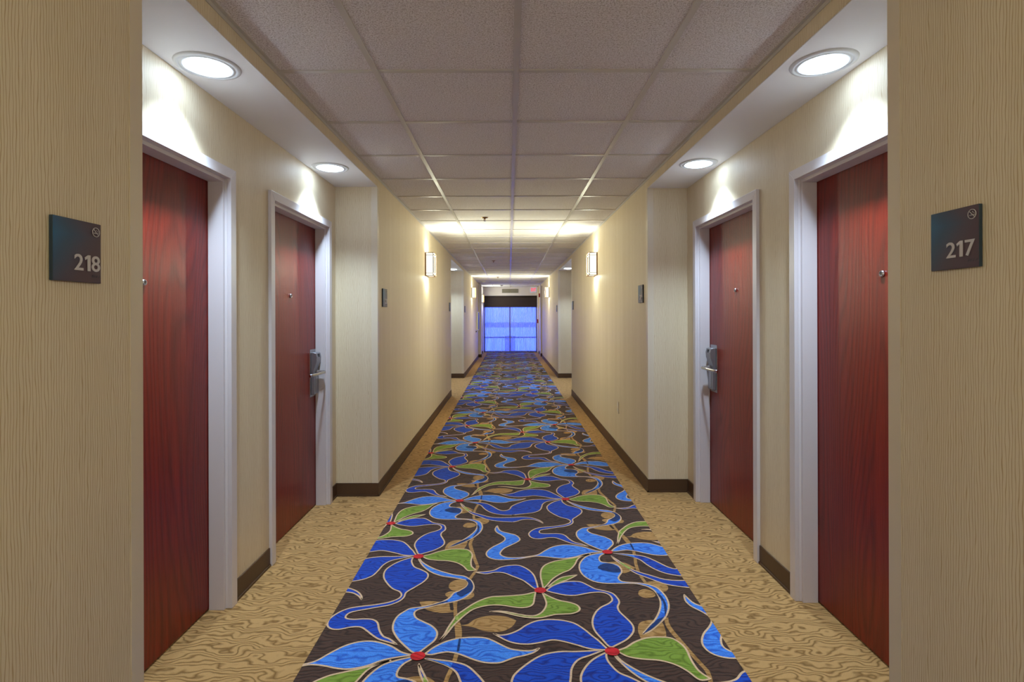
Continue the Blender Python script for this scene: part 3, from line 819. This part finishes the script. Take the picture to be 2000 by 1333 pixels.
shape('lblue', 'Z5 200,985! 300,910 400,855 500,815 620,785 760,770 880,768 990,778 1080,810 1180,860 1300,915 1400,935 1500,945 1600,940 1690,910! 1620,965 1500,1005 1380,1030 1280,1065 1180,1100 1060,1105 940,1090 820,1055 720,1015 620,980 540,965 480,960 380,975 280,995')
shape('lblue', 'Z1 1395,408! 1300,425 1220,450 1170,500 1155,550 1170,600 1210,645 1280,685 1360,705 1450,712 1560,712 1680,712 1760,725 Z2 850,755 905,800 940,860 950,920 935,990 900,1060 850,1120 800,1180 775,1212! 860,1170 930,1110 990,1050 1020,990 1030,930 1015,870 985,820 930,765 870,735 800,715 720,705 640,700 570,690 540,665 545,640 570,600 555,555 510,525 440,510 370,500 350,470 365,440 400,420')
shape('dblue', 'Z7 1100,478! 1200,485 1300,492 1400,505 1480,540 1560,585 1630,600 1700,580 1760,540 1840,495 1930,465 Z8 100,455 Z7 2030,452', False) if False else None
shape('dblue', 'Z7 1100,478! 1200,483 1300,490 1400,505 1480,540 1560,585 1630,600 1700,580 Z8 0,605 100,560 200,530 320,517 450,516 640,510! 540,530 450,548 400,580 385,620 360,660 280,690 160,705 0,722 Z7 1780,655 1640,655 1520,640 1430,610 1370,570 1330,530 1260,505 1180,490')
shape('dblue', 'Z7 1062,498! 1110,540 1180,600 1240,625 1330,650 1440,680 1560,690 1700,688 Z8 0,755 100,748 200,750 280,765 340,785 385,810 405,832! 350,805 280,785 200,778 130,785 60,805 0,815 Z7 1740,748 1620,742 1500,730 1400,710 1290,670 1200,635 1130,580 1080,535')
# flower B
shape('dblue', 'Z1 830,782! 900,735 1000,700 1090,692 1170,698 1240,730 1310,765 1400,785 1480,810 1530,860 1545,900 1530,940 1545,985 1600,1040 1660,1100 1685,1150 1675,1200 1620,1260 1540,1305 1480,1335! 1440,1325 1380,1260 1310,1180 1285,1110 1290,1050 1320,990 1370,945 1440,910 1475,880 1470,850 1440,820 1380,800 1290,800 1200,815 1110,830 1010,825 910,805')
shape('dblue', 'Z5 1090,720! 1180,742 1300,725 1420,675 1520,610 1640,560 1760,540 1900,540 Z1 1010,1078 1110,1105 1200,1160 1280,1225 Z6 360,640 440,715 475,738! 350,735 250,720 150,690 0,650 Z5 1860,805 1740,830 1600,855 1500,860 1390,850 1280,820 1180,770')
shape('dblue', 'Z8 660,518! 560,545 490,580 455,620 480,670 560,720 640,755 720,775 760,800 750,825 680,850 560,868 430,880 330,895 260,925 220,965 235,1005 290,1030 370,1035 470,1020 560,1020 640,1045 720,1075 800,1100 900,1118 990,1134! 900,1100 820,1080 750,1040 690,990 620,968 530,965 440,968 370,960 355,940 380,920 460,905 600,885 700,870 770,845 795,815 790,780 840,745 895,705 910,670 880,640 800,615 720,595 665,560 650,535')
shape('green', 'Z8 730,513! 800,500 870,478 960,462 1060,458 1150,465 1220,500 1245,550 1280,590 1345,618! 1270,622 1200,590 1120,565 1020,550 900,545 800,535')
# flower C
shape('dblue', 'Z1 130,602! 220,600 320,585 400,550 500,535 580,540 660,580 710,630 735,690 755,768! 710,758 660,720 600,680 500,640 420,610 330,605 240,620')
shape('green', 'Z1 805,765! 790,700 778,640 785,580 820,535 900,500 1000,480 1090,465 1160,450 1265,425! 1190,445 1140,475 1110,530 1060,580 980,615 900,665 850,720')
shape('green', 'Z1 850,748! 920,690 1000,650 1135,630! 1060,670 980,700 900,735')
shape('green', 'Z5 1640,178! 1500,210 1350,225 1180,235 1050,245 930,285 820,340 700,420 620,480 560,560 500,650 450,740 390,820! 480,730 560,630 640,550 720,480 820,410 940,370 1080,350 1220,355 1350,375 1460,385 1560,370 1610,330 1625,260')
shape('green', 'Z1 795,805! 870,845 960,880 1060,900 1130,925 1160,960 1140,990 1080,1010 1000,1015 920,1020 850,1035 780,1050 700,1052 620,1045 540,1030 460,1010 380,995 280,990! 370,985 460,995 560,1015 650,1030 720,1030 780,1005 820,960 835,910 820,860')
# darker overlaps where leaves pass under petals
shape('navy', 'Z3 1548,478 1590,482 1618,540 1600,585 1560,612 1500,640 1455,612 1490,587 1550,550 1570,510', False)
shape('navy', 'Z3 1120,748! 1200,732 1330,692 1375,688 1300,710 1200,736', False)
shape('navy', 'Z1 1335,560 1380,525 1450,517 1520,545 1555,575 1553,603 1480,603 1400,585', False)
shape('navy', 'Z5 641,792! 667,788! 658,870 643,955! 614,963! 626,880', False)
shape('navy', 'Z2 905,800! 960,840 1000,910 1010,970 995,1040! 988,985 975,900 940,850', False)
shape('navy', 'Z2 925,1062! 985,1042! 940,1095 865,1160 785,1205! 850,1130', False)
shape('lblue', 'Z7 1105,479! 1200,488 1300,497! 1290,515! 1260,505 1180,490', False)
shape('pgreen', 'Z5 600,490! 635,505! 640,545! 610,560! 590,520!', False)
shape('pgreen', 'Z7 1105,545! 1160,580! 1185,600! 1160,608! 1110,565!', False)
for p in (('Z7', 1050, 470), ('Z3', 1085, 250), ('Z1', 775, 783)):
    c = parse('%s %d,%d' % p)[0][0]
    SH.append(('redc', [(c[0]+.030*math.cos(2*math.pi*k/28), c[1]+.027*math.sin(2*math.pi*k/28)) for k in range(28)], False))

def clip(poly, axis, val, keep_less):
    out = []; n = len(poly)
    for i in range(n):
        a = poly[i]; b = poly[(i+1) % n]
        ia = (a[axis] <= val) if keep_less else (a[axis] >= val); ib = (b[axis] <= val) if keep_less else (b[axis] >= val)
        if ia: out.append(a)
        if ia != ib:
            t = (val-a[axis])/(b[axis]-a[axis]); out.append((a[0]+(b[0]-a[0])*t, a[1]+(b[1]-a[1])*t))
    return out
RY0, RY1, RZ = -3.0, YEND-.02, .004
order = ['brown', 'dblue', 'lblue', 'green', 'tan', 'cream', 'redc', 'navy', 'pgreen', 'deepbrown']
mi = {k: i for i, k in enumerate(order)}
rm = MB().box(-CL, CR, RY0, RY1, .0002, RZ, 0)
prims = []
for li, (mat, poly, outl) in enumerate(SH):
    tris = [[poly[i] for i in t] for t in tessellate_polygon([[Vector((p[0], p[1], 0)) for p in poly]])]
    prims.append((mat, tris, .00012*(li+1)))
    if outl:
        n = len(poly); wd = .0085; q = []
        for i in range(n):
            a = Vector(poly[i-1]); b = Vector(poly[i]); c = Vector(poly[(i+1) % n])
            d = (c-a)
            d = d.normalized() if d.length > 1e-9 else Vector((1, 0))
            q.append((b + Vector((-d.y, d.x))*wd/2, b - Vector((-d.y, d.x))*wd/2))
        quads = [[tuple(q[i][0]), tuple(q[(i+1) % n][0]), tuple(q[(i+1) % n][1]), tuple(q[i][1])] for i in range(n)]
        prims.append(('cream', quads, .00012*(len(SH)+1) if False else .00012*(li+1)+.00006))
for n in range(-2, 4):
    for m in range(-4, 13):
        ox = n*V1[0] + m*V2[0]; oy = n*V1[1] + m*V2[1]
        if oy > 19 or oy < -6 or abs(ox) > 3: continue
        for mat, polys, dz in prims:
            for pg in polys:
                p2 = [(p[0]+ox, p[1]+oy) for p in pg]
                xs1 = [p[0] for p in p2]; ys1 = [p[1] for p in p2]
                if max(xs1) < -CL or min(xs1) > CR or max(ys1) < RY0 or min(ys1) > RY1: continue
                if min(xs1) < -CL: p2 = clip(p2, 0, -CL+.0003, False)
                if max(xs1) > CR: p2 = clip(p2, 0, CR-.0003, True)
                if max(ys1) > RY1: p2 = clip(p2, 1, RY1, True)
                if min(ys1) < RY0: p2 = clip(p2, 1, RY0, False)
                if len(p2) < 3: continue
                ar = sum(p2[i][0]*p2[(i+1) % len(p2)][1]-p2[(i+1) % len(p2)][0]*p2[i][1] for i in range(len(p2)))
                if abs(ar) < 1e-8: continue
                if ar < 0: p2 = p2[::-1]
                rm.face([(p[0], p[1], RZ+dz) for p in p2], mi[mat])
runner = obj('carpet_runner', rm, [M[k] for k in order], origin=(.043, 8.5, 0), normals=False)
tag(runner, 'long brown carpet runner with blue and green swirling flowers down the corridor middle', 'carpet')

# ------------------------------------------------------------------ camera
cd = bpy.data.cameras.new('camera'); cam = bpy.data.objects.new('camera', cd); C.objects.link(cam)
cd.sensor_width = 36; cd.lens = F_PX/2000*36; cd.clip_start = .02
cd.shift_x = (1000-CX)/2000; cd.shift_y = -(666.5-CY)/2000
bk = -fwd
cam.matrix_world = Matrix(((right.x, up.x, bk.x, 0), (right.y, up.y, bk.y, 0), (right.z, up.z, bk.z, HC), (0, 0, 0, 1)))
S.camera = cam

S.view_settings.view_transform = 'Standard'; S.view_settings.look = 'None'; S.view_settings.gamma = 1
S.view_settings.exposure = 2.45
try: S.view_settings.use_curve_mapping = False
except Exception: pass
cy = S.cycles
cy.max_bounces = 8; cy.diffuse_bounces = 5; cy.glossy_bounces = 4; cy.transmission_bounces = 6; cy.transparent_max_bounces = 12
cy.sample_clamp_indirect = 6; cy.caustics_reflective = False; cy.caustics_refractive = False
cy.use_denoising = True
cy.use_adaptive_sampling = True; cy.adaptive_threshold = .03
